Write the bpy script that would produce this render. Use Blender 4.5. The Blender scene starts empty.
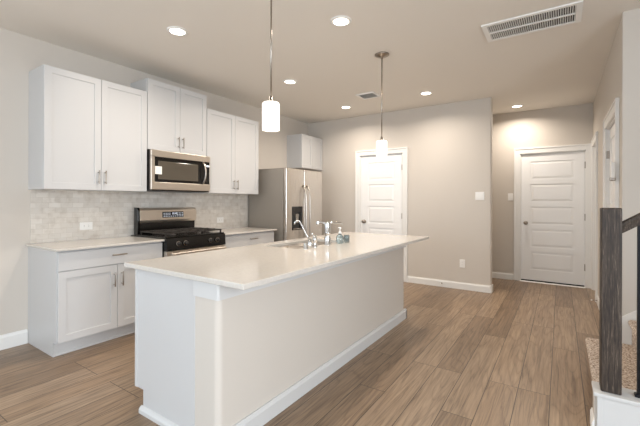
import bpy, bmesh, math, random
from mathutils import Vector, Matrix
random.seed(4)
S = bpy.context.scene
COL = S.collection
PI = math.pi

# ------------------------------------------------------------------ camera
yaw, roll = math.radians(33.8142), math.radians(0.1757)
Fv = Vector((-math.sin(yaw), math.cos(yaw), 0))
R0 = Vector((math.cos(yaw), math.sin(yaw), 0))
U0 = Vector((0, 0, 1))
Rv = R0 * math.cos(roll) + U0 * math.sin(roll)
Uv = Rv.cross(Fv)
cd = bpy.data.cameras.new('camera')
cam = bpy.data.objects.new('camera', cd)
COL.objects.link(cam)
M = Matrix.Identity(4)
for i in range(3):
    M[i][0], M[i][1], M[i][2] = Rv[i], Uv[i], -Fv[i]
M[2][3] = 1.27
cam.matrix_world = M
cd.sensor_width = 36
cd.lens = 359.5 / 640 * 36
cd.shift_y = -11.32 / 640
cd.clip_start = 0.05
S.camera = cam

# ------------------------------------------------------------------ world, daylight, exposure
S.view_settings.view_transform = 'Standard'
S.view_settings.look = 'None'
S.view_settings.gamma = 1
S.view_settings.use_curve_mapping = False
S.view_settings.exposure = 0.1
W = bpy.data.worlds.new('world')
S.world = W
W.use_nodes = True
W.node_tree.nodes['Background'].inputs[0].default_value = (0.78, 0.88, 1.0, 1)
W.node_tree.nodes['Background'].inputs[1].default_value = 1.2


def area(name, loc, rot, sx, sy, power, col):
    l = bpy.data.lights.new(name, 'AREA')
    l.shape = 'RECTANGLE'
    l.size, l.size_y = sx, sy
    l.energy = power
    l.color = col
    o = bpy.data.objects.new(name, l)
    COL.objects.link(o)
    o.location = loc
    o.rotation_euler = rot
    return o


# daylight through the big living-room windows behind the camera and the side window
area('window_daylight', (-1.5, -3.95, 1.40), (PI / 2 + .08, 0, 0), 3.6, 2.1, 102, (0.70, 0.85, 1.0))
area('side_window_daylight', (-4.12, -1.6, 1.40), (PI / 2, 0, -PI / 2), 2.0, 1.7, 44, (0.66, 0.83, 1.0))
area('east_added_fill', (2.80, -0.9, 1.35), (PI / 2 - .42, 0, PI / 2), 3.0, 2.1, 225, (0.84, 0.92, 1.0))  # added fill from the east, brightens the island side and the room
LAMP_W = 12.5
LAMP_C = (1.0, 0.90, 0.79)
PEND_W = 2.0


# ------------------------------------------------------------------ materials
def lin(h):
    h = h.lstrip('#')
    out = []
    for i in (0, 2, 4):
        c = int(h[i:i + 2], 16) / 255
        out.append(c / 12.92 if c <= 0.04045 else ((c + 0.055) / 1.055) ** 2.4)
    return (*out, 1)


def mat(name, col='#cccccc', rough=0.5, metal=0.0, **kw):
    m = bpy.data.materials.new(name)
    m.use_nodes = True
    b = m.node_tree.nodes['Principled BSDF']
    b.inputs['Base Color'].default_value = lin(col) if isinstance(col, str) else col
    b.inputs['Roughness'].default_value = rough
    b.inputs['Metallic'].default_value = metal
    for k, v in kw.items():
        b.inputs[k.replace('_', ' ')].default_value = v
    return m


def nt(m):
    t = m.node_tree
    return t, t.nodes['Principled BSDF'], (lambda k: t.nodes.new('ShaderNode' + k)), t.links.new


def paint(name, col, rough=0.75, bump=0.04, scale=220):
    m = mat(name, col, rough)
    t, b, n, L = nt(m)
    tc = n('TexCoord')
    no = n('TexNoise')
    no.inputs['Scale'].default_value = scale
    no.inputs['Detail'].default_value = 2
    L(tc.outputs['Object'], no.inputs['Vector'])
    bp = n('Bump')
    bp.inputs['Strength'].default_value = bump
    bp.inputs['Distance'].default_value = 0.004
    L(no.outputs['Fac'], bp.inputs['Height'])
    L(bp.outputs['Normal'], b.inputs['Normal'])
    return m


def math_node(n, L, op, a, b_):
    m = n('Math')
    m.operation = op
    for i, v in enumerate((a, b_)):
        if isinstance(v, (int, float)):
            m.inputs[i].default_value = v
        else:
            L(v, m.inputs[i])
    return m.outputs[0]


def ramp(n, L, fac, stops):
    r = n('ValToRGB')
    el = r.color_ramp.elements
    while len(el) < len(stops):
        el.new(0.5)
    for e, (p, c) in zip(el, stops):
        e.position = p
        e.color = lin(c)
    L(fac, r.inputs[0])
    return r.outputs[0]


def mix(n, L, fac, a, b_, mode='MIX'):
    x = n('Mix')
    x.data_type = 'RGBA'
    x.blend_type = mode
    if isinstance(fac, (int, float)):
        x.inputs[0].default_value = fac
    else:
        L(fac, x.inputs[0])
    for i, v in ((6, a), (7, b_)):
        if isinstance(v, str):
            x.inputs[i].default_value = lin(v)
        else:
            L(v, x.inputs[i])
    return x.outputs[2]


def floor_mat():
    m = mat('vinyl_plank', '#8f765f', 0.36)
    t, b, n, L = nt(m)
    tc = n('TexCoord')
    sp = n('SeparateXYZ')
    L(tc.outputs['Object'], sp.inputs[0])
    cb = n('CombineXYZ')
    L(math_node(n, L, 'ADD', sp.outputs[1], 20.0), cb.inputs[0])
    L(math_node(n, L, 'ADD', sp.outputs[0], 0.055 + 0.184 * 60), cb.inputs[1])
    br = n('TexBrick')
    br.offset = 0.37
    br.offset_frequency = 3
    br.inputs['Scale'].default_value = 1
    br.inputs['Brick Width'].default_value = 1.52
    br.inputs['Row Height'].default_value = 0.184
    br.inputs['Mortar Size'].default_value = 0.0022
    br.inputs['Mortar Smooth'].default_value = 0.2
    br.inputs['Color1'].default_value = (0, 0, 0, 1)
    br.inputs['Color2'].default_value = (1, 1, 1, 1)
    br.inputs['Mortar'].default_value = (0.5, 0.5, 0.5, 1)
    L(cb.outputs[0], br.inputs['Vector'])
    # grain: each plank shifted by its own random value
    rnd = math_node(n, L, 'MULTIPLY', br.outputs['Color'], 37.0)
    gx = math_node(n, L, 'ADD', math_node(n, L, 'MULTIPLY', sp.outputs[0], 1.0), rnd)
    gv = n('CombineXYZ')
    L(math_node(n, L, 'MULTIPLY', gx, 58.0), gv.inputs[0])
    L(math_node(n, L, 'MULTIPLY', sp.outputs[1], 2.4), gv.inputs[1])
    L(rnd, gv.inputs[2])
    g1 = n('TexNoise')
    g1.inputs['Scale'].default_value = 1.0
    g1.inputs['Detail'].default_value = 6
    g1.inputs['Roughness'].default_value = 0.65
    g1.inputs['Distortion'].default_value = 0.6
    L(gv.outputs[0], g1.inputs['Vector'])
    # cathedral arches
    gv2 = n('CombineXYZ')
    L(math_node(n, L, 'MULTIPLY', gx, 8.0), gv2.inputs[0])
    L(math_node(n, L, 'MULTIPLY', sp.outputs[1], 0.75), gv2.inputs[1])
    L(rnd, gv2.inputs[2])
    g2 = n('TexNoise')
    g2.inputs['Scale'].default_value = 0.9
    g2.inputs['Detail'].default_value = 1
    g2.inputs['Distortion'].default_value = 0.3
    L(gv2.outputs[0], g2.inputs['Vector'])
    arches = math_node(n, L, 'PINGPONG', math_node(n, L, 'MULTIPLY', g2.outputs['Fac'], 13.0), 0.5)
    arch_f = math_node(n, L, 'MULTIPLY', arches, 2.0)
    base = ramp(n, L, g1.outputs['Fac'], [(0.28, '#6c5945'), (0.46, '#957f69'), (0.60, '#a78f76'), (0.78, '#b9a287')])
    base = mix(n, L, math_node(n, L, 'MULTIPLY', math_node(n, L, 'POWER', arch_f, 5.0), 0.4), base, '#644e3a', 'MIX')
    tint = ramp(n, L, br.outputs['Color'], [(0.0, '#c9c3be'), (0.5, '#ebe5de'), (1.0, '#ffffff')])
    base = mix(n, L, 0.75, base, tint, 'MULTIPLY')
    colr = mix(n, L, br.outputs['Fac'], base, '#33291f')
    L(colr, b.inputs['Base Color'])
    bp = n('Bump')
    bp.inputs['Strength'].default_value = 0.25
    bp.inputs['Distance'].default_value = 0.002
    hh = math_node(n, L, 'SUBTRACT', math_node(n, L, 'MULTIPLY', g1.outputs['Fac'], 0.35), br.outputs['Fac'])
    L(hh, bp.inputs['Height'])
    L(bp.outputs['Normal'], b.inputs['Normal'])
    return m


def tile_mat():
    m = mat('marble_tile', '#d9d2c8', 0.3)
    t, b, n, L = nt(m)
    tc = n('TexCoord')
    sp = n('SeparateXYZ')
    L(tc.outputs['Object'], sp.inputs[0])
    cb = n('CombineXYZ')
    L(sp.outputs[1], cb.inputs[0])
    L(sp.outputs[2], cb.inputs[1])
    br = n('TexBrick')
    br.offset = 0.5
    br.inputs['Scale'].default_value = 1
    br.inputs['Brick Width'].default_value = 0.098
    br.inputs['Row Height'].default_value = 0.0482
    br.inputs['Mortar Size'].default_value = 0.0016
    br.inputs['Mortar Smooth'].default_value = 0.3
    br.inputs['Color1'].default_value = lin('#e4dfd8')
    br.inputs['Color2'].default_value = lin('#d5cfc7')
    br.inputs['Mortar'].default_value = lin('#cdc6bd')
    L(cb.outputs[0], br.inputs['Vector'])
    no = n('TexNoise')
    no.inputs['Scale'].default_value = 16
    no.inputs['Detail'].default_value = 5
    L(tc.outputs['Object'], no.inputs['Vector'])
    v = ramp(n, L, no.outputs['Fac'], [(0.3, '#e2dbd3'), (0.5, '#fbf8f4'), (0.75, '#ffffff')])
    L(mix(n, L, 0.6, br.outputs['Color'], v, 'MULTIPLY'), b.inputs['Base Color'])
    bp = n('Bump')
    bp.inputs['Strength'].default_value = 0.4
    bp.inputs['Distance'].default_value = 0.002
    L(math_node(n, L, 'SUBTRACT', 1.0, br.outputs['Fac']), bp.inputs['Height'])
    L(bp.outputs['Normal'], b.inputs['Normal'])
    return m


def steel_mat(name, col='#a8a097', rough=0.3, axis=2):
    m = mat(name, col, rough, 1.0)
    t, b, n, L = nt(m)
    tc = n('TexCoord')
    mp = n('Mapping')
    sc = [400, 400, 400]
    sc[axis] = 3
    mp.inputs['Scale'].default_value = sc
    L(tc.outputs['Object'], mp.inputs[0])
    no = n('TexNoise')
    no.inputs['Scale'].default_value = 1
    no.inputs['Detail'].default_value = 2
    L(mp.outputs[0], no.inputs['Vector'])
    r = n('MapRange')
    r.inputs[3].default_value = rough - 0.05
    r.inputs[4].default_value = rough + 0.08
    L(no.outputs['Fac'], r.inputs[0])
    L(r.outputs[0], b.inputs['Roughness'])
    return m


def newel_mat():
    m = mat('dark_stained_oak', '#41382f', 0.55)
    t, b, n, L = nt(m)
    tc = n('TexCoord')
    mp = n('Mapping')
    mp.inputs['Scale'].default_value = (120, 120, 7)
    L(tc.outputs['Object'], mp.inputs[0])
    no = n('TexNoise')
    no.inputs['Scale'].default_value = 1.4
    no.inputs['Detail'].default_value = 6
    no.inputs['Roughness'].default_value = 0.7
    no.inputs['Distortion'].default_value = 0.2
    L(mp.outputs[0], no.inputs['Vector'])
    c = ramp(n, L, no.outputs['Fac'], [(0.32, '#19130f'), (0.48, '#362b23'), (0.58, '#4b3f35'), (0.70, '#857767')])
    L(c, b.inputs['Base Color'])
    bp = n('Bump')
    bp.inputs['Strength'].default_value = 0.3
    bp.inputs['Distance'].default_value = 0.002
    L(no.outputs['Fac'], bp.inputs['Height'])
    L(bp.outputs['Normal'], b.inputs['Normal'])
    return m


def carpet_mat():
    m = mat('speckled_carpet', '#8c7868', 0.95)
    t, b, n, L = nt(m)
    tc = n('TexCoord')
    no = n('TexNoise')
    no.inputs['Scale'].default_value = 85
    no.inputs['Detail'].default_value = 3
    L(tc.outputs['Object'], no.inputs['Vector'])
    c = ramp(n, L, no.outputs['Fac'], [(0.32, '#6d5a4d'), (0.45, '#b39e8d'), (0.56, '#d3c3b3'), (0.7, '#efe4d8')])
    L(c, b.inputs['Base Color'])
    bp = n('Bump')
    bp.inputs['Strength'].default_value = 1.0
    bp.inputs['Distance'].default_value = 0.012
    L(no.outputs['Fac'], bp.inputs['Height'])
    L(bp.outputs['Normal'], b.inputs['Normal'])
    return m


def quartz_mat():
    m = mat('cream_quartz', '#e9e1d8', 0.12)
    t, b, n, L = nt(m)
    tc = n('TexCoord')
    no = n('TexNoise')
    no.inputs['Scale'].default_value = 60
    no.inputs['Detail'].default_value = 4
    L(tc.outputs['Object'], no.inputs['Vector'])
    c = ramp(n, L, no.outputs['Fac'], [(0.35, '#cfc9c1'), (0.6, '#d4cec6')])
    L(c, b.inputs['Base Color'])
    return m


def emit(name, col, strength):
    m = mat(name, col, 0.4)
    b = m.node_tree.nodes['Principled BSDF']
    b.inputs['Emission Color'].default_value = col
    b.inputs['Emission Strength'].default_value = strength
    return m


def pane_mat():
    m = bpy.data.materials.new('window_glass')
    m.use_nodes = True
    t = m.node_tree
    t.nodes.clear()
    o = t.nodes.new('ShaderNodeOutputMaterial')
    mx = t.nodes.new('ShaderNodeMixShader')
    mx.inputs[0].default_value = 0.06
    tr = t.nodes.new('ShaderNodeBsdfTransparent')
    gl = t.nodes.new('ShaderNodeBsdfGlossy')
    gl.inputs['Roughness'].default_value = 0.02
    t.links.new(tr.outputs[0], mx.inputs[1])
    t.links.new(gl.outputs[0], mx.inputs[2])
    t.links.new(mx.outputs[0], o.inputs[0])
    return m


MT = dict(
    wall=paint('wall_paint', '#d0c8be'),
    ceil=paint('ceiling_paint', '#ebe5dc', 0.85, 0.12, 90),
    floor=floor_mat(),
    tile=tile_mat(),
    trim=paint('trim_paint', '#ebe9e5', 0.4, 0.0),
    door=paint('door_paint', '#f4f3f1', 0.4, 0.0),
    cab=paint('cabinet_paint', '#cccbca', 0.38, 0.0),
    quartz=quartz_mat(),
    steel=steel_mat('brushed_steel', '#c6beb5', 0.27),
    steelh=steel_mat('brushed_steel_across', '#d6cdc2', 0.36, 1),
    satin=mat('satin_white_paint', '#d2d1cf', 0.4),
    sinksteel=mat('satin_sink_steel', '#8f8982', 0.36, 1.0),
    grey=mat('fridge_side_grey', '#8f887f', 0.45, 0.2),
    chrome=mat('chrome', '#dcdcdc', 0.08, 1.0),
    nickel=mat('satin_nickel', '#a39a90', 0.28, 1.0),
    black=mat('black_enamel', '#0d0b0a', 0.18),
    blackm=mat('cast_iron', '#2a2420', 0.5),
    dark=mat('dark_plastic', '#1c1815', 0.35),
    glass_black=mat('oven_glass', '#575046', 0.1),  # base colour lightened to stand in for reflections in the microwave glass
    white=mat('white_plastic', '#f1efeb', 0.4),
    slot=mat('dark_slot', '#55504a', 0.7),
    ventdark=mat('vent_shadow_grey', '#2e2925', 0.9),
    sticker=mat('white_sticker', '#f3efe8', 0.6),
    newel=newel_mat(),
    carpet=carpet_mat(),
    iron=mat('black_iron', '#15171b', 0.4, 0.5),
    rubber=mat('black_rubber', '#1b1917', 0.8),
    bulb=emit('lit_lamp_lens', (1.0, 0.9, 0.75, 1), 9.0),
    shade=emit('lit_frosted_shade', (1.0, 0.93, 0.83, 1), 1.7),
    soap=mat('clear_soap_plastic', '#c5d6da', 0.08, Transmission_Weight=0.85, IOR=1.35),
    gglass=mat('smoked_glass', '#b9c4c4', 0.08, Transmission_Weight=0.7, IOR=1.3),
    screen=emit('lit_digits', (0.85, 0.9, 1.0, 1), 0.25),
    pane=pane_mat(),
)


# ------------------------------------------------------------------ mesh helpers
class MB:
    def __init__(self):
        self.bm = bmesh.new()

    def _merge(self, b2):
        me = bpy.data.meshes.new('tmp')
        b2.to_mesh(me)
        b2.free()
        self.bm.from_mesh(me)
        bpy.data.meshes.remove(me)

    def box(self, x0, x1, y0, y1, z0, z1, bev=0.0, seg=2):
        b = bmesh.new()
        bmesh.ops.create_cube(b, size=1)
        x0, x1 = min(x0, x1), max(x0, x1)
        y0, y1 = min(y0, y1), max(y0, y1)
        z0, z1 = min(z0, z1), max(z0, z1)
        for v in b.verts:
            v.co = Vector(((x0 + x1) / 2 + v.co.x * (x1 - x0), (y0 + y1) / 2 + v.co.y * (y1 - y0), (z0 + z1) / 2 + v.co.z * (z1 - z0)))
        if bev > 0:
            bev = min(bev, 0.45 * min(x1 - x0, y1 - y0, z1 - z0))
            bmesh.ops.bevel(b, geom=list(b.edges), offset=bev, segments=seg, profile=0.5, affect='EDGES')
        self._merge(b)
        return self

    def cyl(self, p0, p1, r0, r1=None, seg=24, bev=0.0):
        r1 = r0 if r1 is None else r1
        p0, p1 = Vector(p0), Vector(p1)
        d = p1 - p0
        b = bmesh.new()
        bmesh.ops.create_cone(b, cap_ends=True, segments=seg, radius1=r0, radius2=r1, depth=d.length)
        if bev > 0:
            ed = [e for e in b.edges if abs(abs(e.verts[0].co.z) - d.length / 2) < 1e-6 and abs(e.verts[0].co.z - e.verts[1].co.z) < 1e-6]
            bmesh.ops.bevel(b, geom=ed, offset=bev, segments=3, profile=0.5, affect='EDGES')
        q = Vector((0, 0, 1)).rotation_difference(d.normalized())
        bmesh.ops.transform(b, matrix=Matrix.Translation((p0 + p1) / 2) @ q.to_matrix().to_4x4(), verts=b.verts)
        for f in b.faces:
            f.smooth = len(f.verts) == 4
        self._merge(b)
        return self

    def lathe(self, c, prof, axis=(0, 0, 1), seg=32):
        b = bmesh.new()
        rings = []
        for r, z in prof:
            if r < 1e-6:
                rings.append([b.verts.new((0, 0, z))])
            else:
                rings.append([b.verts.new((r * math.cos(2 * PI * k / seg), r * math.sin(2 * PI * k / seg), z)) for k in range(seg)])
        for a, d in zip(rings, rings[1:]):
            for k in range(seg):
                k2 = (k + 1) % seg
                q = [a[k % len(a)], a[k2 % len(a)], d[k2 % len(d)], d[k % len(d)]]
                q = list(dict.fromkeys(q))
                if len(q) > 2:
                    f = b.faces.new(q)
                    f.smooth = True
        bmesh.ops.recalc_face_normals(b, faces=b.faces)
        q = Vector((0, 0, 1)).rotation_difference(Vector(axis).normalized())
        bmesh.ops.transform(b, matrix=Matrix.Translation(Vector(c)) @ q.to_matrix().to_4x4(), verts=b.verts)
        self._merge(b)
        return self

    def tube(self, pts, rad, seg=12):
        pts = [Vector(p) for p in pts]
        rr = rad if isinstance(rad, (list, tuple)) else [rad] * len(pts)
        b = bmesh.new()
        rings = []
        up = None
        for i, p in enumerate(pts):
            t = (pts[min(i + 1, len(pts) - 1)] - pts[max(i - 1, 0)]).normalized()
            if up is None:
                up = t.orthogonal().normalized()
            up = (up - t * up.dot(t)).normalized()
            sd = t.cross(up)
            rings.append([b.verts.new(p + rr[i] * (math.cos(2 * PI * k / seg) * up + math.sin(2 * PI * k / seg) * sd)) for k in range(seg)])
        for a, d in zip(rings, rings[1:]):
            for k in range(seg):
                f = b.faces.new((a[k], a[(k + 1) % seg], d[(k + 1) % seg], d[k]))
                f.smooth = True
        b.faces.new(rings[0][::-1])
        b.faces.new(rings[-1])
        bmesh.ops.recalc_face_normals(b, faces=b.faces)
        self._merge(b)
        return self

    def prism(self, pts, axis, a0, a1, bev=0.0):
        """outline pts in the two other axes (order xy / xz / yz), extruded along axis"""
        b = bmesh.new()

        def P(u, v, w):
            return {'z': (u, v, w), 'y': (u, w, v), 'x': (w, u, v)}[axis]
        lo = [b.verts.new(P(u, v, a0)) for u, v in pts]
        hi = [b.verts.new(P(u, v, a1)) for u, v in pts]
        b.faces.new(lo[::-1])
        b.faces.new(hi)
        k = len(pts)
        for i in range(k):
            b.faces.new((lo[i], lo[(i + 1) % k], hi[(i + 1) % k], hi[i]))
        bmesh.ops.recalc_face_normals(b, faces=b.faces)
        if bev > 0:
            bmesh.ops.bevel(b, geom=list(b.edges), offset=bev, segments=2, profile=0.5, affect='EDGES')
        self._merge(b)
        return self

    def build(self, name, m, parent=None):
        off = parent.matrix_world.translation if parent is not None else None
        if off is None:
            xs = [v.co for v in self.bm.verts]
            lo = Vector([min(c[i] for c in xs) for i in range(3)])
            hi = Vector([max(c[i] for c in xs) for i in range(3)])
            off = Vector(((lo.x + hi.x) / 2, (lo.y + hi.y) / 2, lo.z))
        off = Vector(off)
        bmesh.ops.translate(self.bm, vec=-off, verts=self.bm.verts)
        me = bpy.data.meshes.new(name)
        self.bm.to_mesh(me)
        self.bm.free()
        me.materials.append(MT[m])
        o = bpy.data.objects.new(name, me)
        COL.objects.link(o)
        if parent is not None:
            o.parent = parent
            o.matrix_world = Matrix.Translation(off)
        else:
            o.location = off
            o.matrix_world = Matrix.Translation(off)
        # shade by angle so curved faces stay smooth and flats stay crisp
        return o


def tag(o, label=None, cat=None, group=None, kind=None):
    if label:
        o['label'] = label
    if cat:
        o['category'] = cat
    if group:
        o['group'] = group
    if kind:
        o['kind'] = kind
    return o


def thing(name, loc, label, cat, group=None):
    o = bpy.data.objects.new(name, None)
    o.empty_display_size = 0.1
    COL.objects.link(o)
    o.location = loc
    o.matrix_world = Matrix.Translation(Vector(loc))
    return tag(o, label, cat, group)


def dup(root, loc, label):
    r = root.copy()
    COL.objects.link(r)
    r.location = loc
    r['label'] = label
    for ch in list(root.children):
        c = ch.copy()
        COL.objects.link(c)
        c.parent = r
        for g in list(ch.children):
            d = g.copy()
            COL.objects.link(d)
            d.parent = c
    return r


def struct(o, label=None, cat=None):
    return tag(o, label, cat, None, 'structure')


# ------------------------------------------------------------------ the setting
XL, YB, YF, XR, H = -3.96, 5.51, 6.65, 0.393, 2.74
XE, YN, YS = 2.6, -3.8, 3.60     # living-room east wall, window wall, stair wall


def at_origin(b, name, m):
    """structure built with its origin at the world origin (textures align to the room)"""
    me = bpy.data.meshes.new(name)
    b.bm.to_mesh(me)
    b.bm.free()
    me.materials.append(MT[m])
    o = bpy.data.objects.new(name, me)
    COL.objects.link(o)
    return o


def wall_x(name, x0, x1, y0, y1, openings=(), z1=H):
    """wall running along Y, openings (ya, yb, za, zb)"""
    b = MB()
    y = y0
    for a, c, za, zb in sorted(openings):
        b.box(x0, x1, y, a, 0, z1)
        if za > 0:
            b.box(x0, x1, a, c, 0, za)
        b.box(x0, x1, a, c, zb, z1)
        y = c
    b.box(x0, x1, y, y1, 0, z1)
    return at_origin(b, name, 'wall')


def wall_y(name, y0, y1, x0, x1, openings=(), z1=H):
    b = MB()
    x = x0
    for a, c, za, zb in sorted(openings):
        b.box(x, a, y0, y1, 0, z1)
        if za > 0:
            b.box(a, c, y0, y1, 0, za)
        b.box(a, c, y0, y1, zb, z1)
        x = c
    b.box(x, x1, y0, y1, 0, z1)
    return at_origin(b, name, 'wall')


struct(at_origin(MB().box(XL - .12, XE + .12, YN - .12, YF + .12, -0.1, 0), 'floor', 'floor'), 'brown wood plank floor running from the island to the front door', 'floor')
struct(at_origin(MB().box(XL - .12, XE + .12, YN - .12, YF + .12, H, H + .1), 'ceiling', 'ceil'), 'flat beige painted ceiling with recessed lights', 'ceiling')
wl = struct(wall_x('wall_left', XL - .12, XL, YN - .12, YB + .12, [(-2.6, -0.6, 0.6, 2.3)]), 'beige wall carrying the long run of kitchen cabinets', 'wall')
struct(wall_y('wall_back', YB, YB + .12, XL, -0.83, [(-2.86, -2.102, 0, 2.055)]), 'beige wall holding the pantry door', 'wall')
arc = [(-0.83 + 0.02 * math.sin(a), YB + 0.02 - 0.02 * math.cos(a)) for a in [i * PI / 2 / 6 for i in range(7)]]
arc += [(-0.83 + 0.02 * math.cos(a), YB + 0.10 + 0.02 * math.sin(a)) for a in [i * PI / 2 / 6 for i in range(7)]]
struct(at_origin(MB().prism(arc, 'z', 0, H), 'trim_1', 'wall'), 'rounded drywall end of the pantry wall at the entry hall', 'wall')
struct(wall_x('wall_hall', -1.97, -1.85, YB + .12, YF), 'end wall of the entry hall behind the pantry wall', 'wall')
struct(wall_y('wall_entry', YF, YF + .12, -1.97, XR, [(-0.545, 0.307, 0, 2.05)]), 'beige wall holding the front door', 'wall')
struct(wall_x('wall_right', XR, XR + .14, YS, YF + .12, [(3.87, 4.72, 0, 2.03), (5.86, 6.54, 0, 2.08)]), 'pale wall with two white doors along the entry hall', 'wall')
struct(wall_y('wall_stair', YS, YS + .12, XR + .14, XE + .12), 'pale wall beside the carpeted stairs', 'wall')
struct(wall_x('wall_east', XE, XE + .12, YN - .12, YS, [(-2.5, 0.7, 0.3, 2.4)]), 'beige living room wall beyond the stairs', 'wall')
struct(wall_y('wall_front', YN - .12, YN, XL, XE, [(-3.3, -1.7, 0.4, 2.4), (-1.3, 0.3, 0.4, 2.4)]), 'living room wall with two tall windows', 'wall')
# outside the doors: closed dark backs so no sky leaks in
struct(at_origin(MB().box(-3.0, -1.95, YB + .5, YB + .55, 0, 2.3), 'wall_pantry', 'wall'), 'back wall of the pantry', 'wall')

# backsplash: the glued tile field on the left wall
bs = MB().box(XL, XL + .008, 1.236, 3.915, 0.885, 1.375).build('tile_backsplash', 'tile', wl)
bs['label'] = 'pale marble brick tile backsplash'

# windows behind the camera
for i, (a, c) in enumerate([(-3.3, -1.7), (-1.3, 0.3)]):
    w = MB()
    for x0, x1, z0, z1 in [(a, a + .05, .4, 2.4), (c - .05, c, .4, 2.4), (a, c, .4, .45), (a, c, 2.35, 2.4), (a, c, 1.38, 1.43)]:
        w.box(x0, x1, YN - .09, YN - .03, z0, z1)
    o = struct(w.build('window_%d' % (i + 1), 'trim'), 'tall white framed living room window', 'window')
    MB().box(a + .04, c - .04, YN - .066, YN - .06, .44, 2.36).build('pane', 'pane', o)
w = MB()
for y0, y1, z0, z1 in [(-2.6, -2.55, .6, 2.3), (-.65, -.6, .6, 2.3), (-2.6, -.6, .6, .65), (-2.6, -.6, 2.25, 2.3), (-1.63, -1.57, .6, 2.3)]:
    w.box(XL - .09, XL - .03, y0, y1, z0, z1)
o = struct(w.build('window_3', 'trim'), 'wide white framed side window', 'window')
MB().box(XL - .066, XL - .06, -2.56, -.64, .64, 2.26).build('pane', 'pane', o)


w = MB()  # unseen window, added as an opening for the east fill light
for y0, y1, z0, z1 in [(-2.5, -2.45, .3, 2.4), (.65, .7, .3, 2.4), (-2.5, .7, .3, .35), (-2.5, .7, 2.35, 2.4), (-.93, -.87, .3, 2.4)]:
    w.box(XE + .03, XE + .09, y0, y1, z0, z1)
o = struct(w.build('window_4', 'trim'), 'wide white framed window added on the stair side for fill light', 'window')
MB().box(XE + .06, XE + .066, -2.46, .66, .34, 2.36).build('pane', 'pane', o)

# baseboards
def base_profile(d=0.014, h=0.1):
    return [(0, 0), (d, 0), (d, h * .8), (d * .55, h * .93), (d * .45, h), (0, h)]


def base_y(name, x0, x1, y, sgn, h=0.1):
    """board along X on a wall at y, sticking out to sgn*y"""
    b = MB()
    b.prism([(y + sgn * u, v) for u, v in base_profile(h=h)], 'x', x0, x1)
    return b


def base_x(name, y0, y1, x, sgn, h=0.1):
    b = MB()
    b.prism([(x + sgn * u, v) for u, v in base_profile(h=h)], 'y', y0, y1)
    return b


struct(base_x('', YN, 1.215, XL, 1, .125).build('baseboard_left', 'trim'), 'white baseboard on the wall before the cabinets', 'baseboard')
b = base_y('', -2.018, -0.83, YB, -1)
b.prism([(-0.8305, YB - .0135), (-0.812, YB - .014), (-0.797, YB - .002), (-0.797, YB + .122), (-0.812, YB + .134), (-0.83, YB + .134), (-0.8305, YB + .05)], 'z', 0, 0.1)
struct(b.build('baseboard_back', 'trim'), 'white baseboard under the light switch wall', 'baseboard')
struct(base_y('', -1.85, -0.831, YB + .12, 1).build('baseboard_hall', 'trim'), 'white baseboard on the hall side of the pantry wall', 'baseboard')
struct(base_y('', -1.85, -0.64, YF, -1).build('baseboard_entry', 'trim'), 'white baseboard beside the front door', 'baseboard')
b = base_x('', 4.815, 5.76, XR, -1)
struct(b.build('baseboard_right', 'trim'), 'white baseboard between the two doors on the pale wall', 'baseboard')
struct(base_y('', -2.96 - 0.55, -2.945, YB, -1).build('baseboard_pantry', 'trim'), 'white baseboard beside the refrigerator', 'baseboard')


# ------------------------------------------------------------------ doors
def casing_y(x0, x1, z1, y, sgn, w=0.095):
    """door casing around an opening x0..x1 in a wall facing sgn*Y"""
    b = MB()
    t = 0.018 * sgn
    b.box(x0 - w, x0, y, y + t, 0, z1 + w, .003)
    b.box(x1, x1 + w, y, y + t, 0, z1 + w, .003)
    b.box(x0, x1, y, y + t, z1, z1 + w, .003)
    t2 = 0.026 * sgn
    b.box(x0 - w - .001, x0 - w + .02, y, y + t2, 0, z1 + w - .0195, .003)
    b.box(x1 + w - .02, x1 + w + .001, y, y + t2, 0, z1 + w - .0195, .003)
    b.box(x0 - w - .001, x1 + w + .001, y, y + t2, z1 + w - .02, z1 + w + .001, .003)
    # jamb
    b.box(x0, x0 + .012, y, y - sgn * .12, 0, z1)
    b.box(x1 - .012, x1, y, y - sgn * .12, 0, z1)
    b.box(x0, x1, y, y - sgn * .12, z1 - .012, z1)
    return b


def panel_slab(x0, x1, z0, z1, y, sgn, rows=5, stile=0.115, top=0.115, bot=0.17, rail=0.075):
    """five flat raised panels; the face is at y, facing sgn*Y"""
    b = MB()
    th = .035
    b.box(x0, x1, y - sgn * .009, y - sgn * th, z0, z1)
    b.box(x0, x0 + stile, y, y - sgn * .012, z0, z1)
    b.box(x1 - stile, x1, y, y - sgn * .012, z0, z1)
    b.box(x0 + stile, x1 - stile, y, y - sgn * .012, z0, z0 + bot)
    b.box(x0 + stile, x1 - stile, y, y - sgn * .012, z1 - top, z1)
    hh = (z1 - top - z0 - bot - rail * (rows - 1)) / rows
    for i in range(rows):
        a = z0 + bot + i * (hh + rail)
        if i:
            b.box(x0 + stile, x1 - stile, y, y - sgn * .012, a - rail, a)
        # raised field with sloped edge
        e, s = 0.012, 0.03
        xs0, xs1, zs0, zs1 = x0 + stile, x1 - stile, a, a + hh
        bb = b.bm
        q = []
        for dx, yy in ((e, y - sgn * .0088), (e + s, y - sgn * .002)):
            q.append([bb.verts.new((px, yy, pz)) for px, pz in ((xs0 + dx, zs0 + dx), (xs1 - dx, zs0 + dx), (xs1 - dx, zs1 - dx), (xs0 + dx, zs1 - dx))])
        fs = [bb.faces.new(q[1])]
        for k in range(4):
            fs.append(bb.faces.new((q[0][k], q[0][(k + 1) % 4], q[1][(k + 1) % 4], q[1][k])))
        bmesh.ops.recalc_face_normals(bb, faces=fs)
        for f in fs:
            f.normal_update()
            if f.normal.y * sgn < 0:
                f.normal_flip()
    return b


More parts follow.
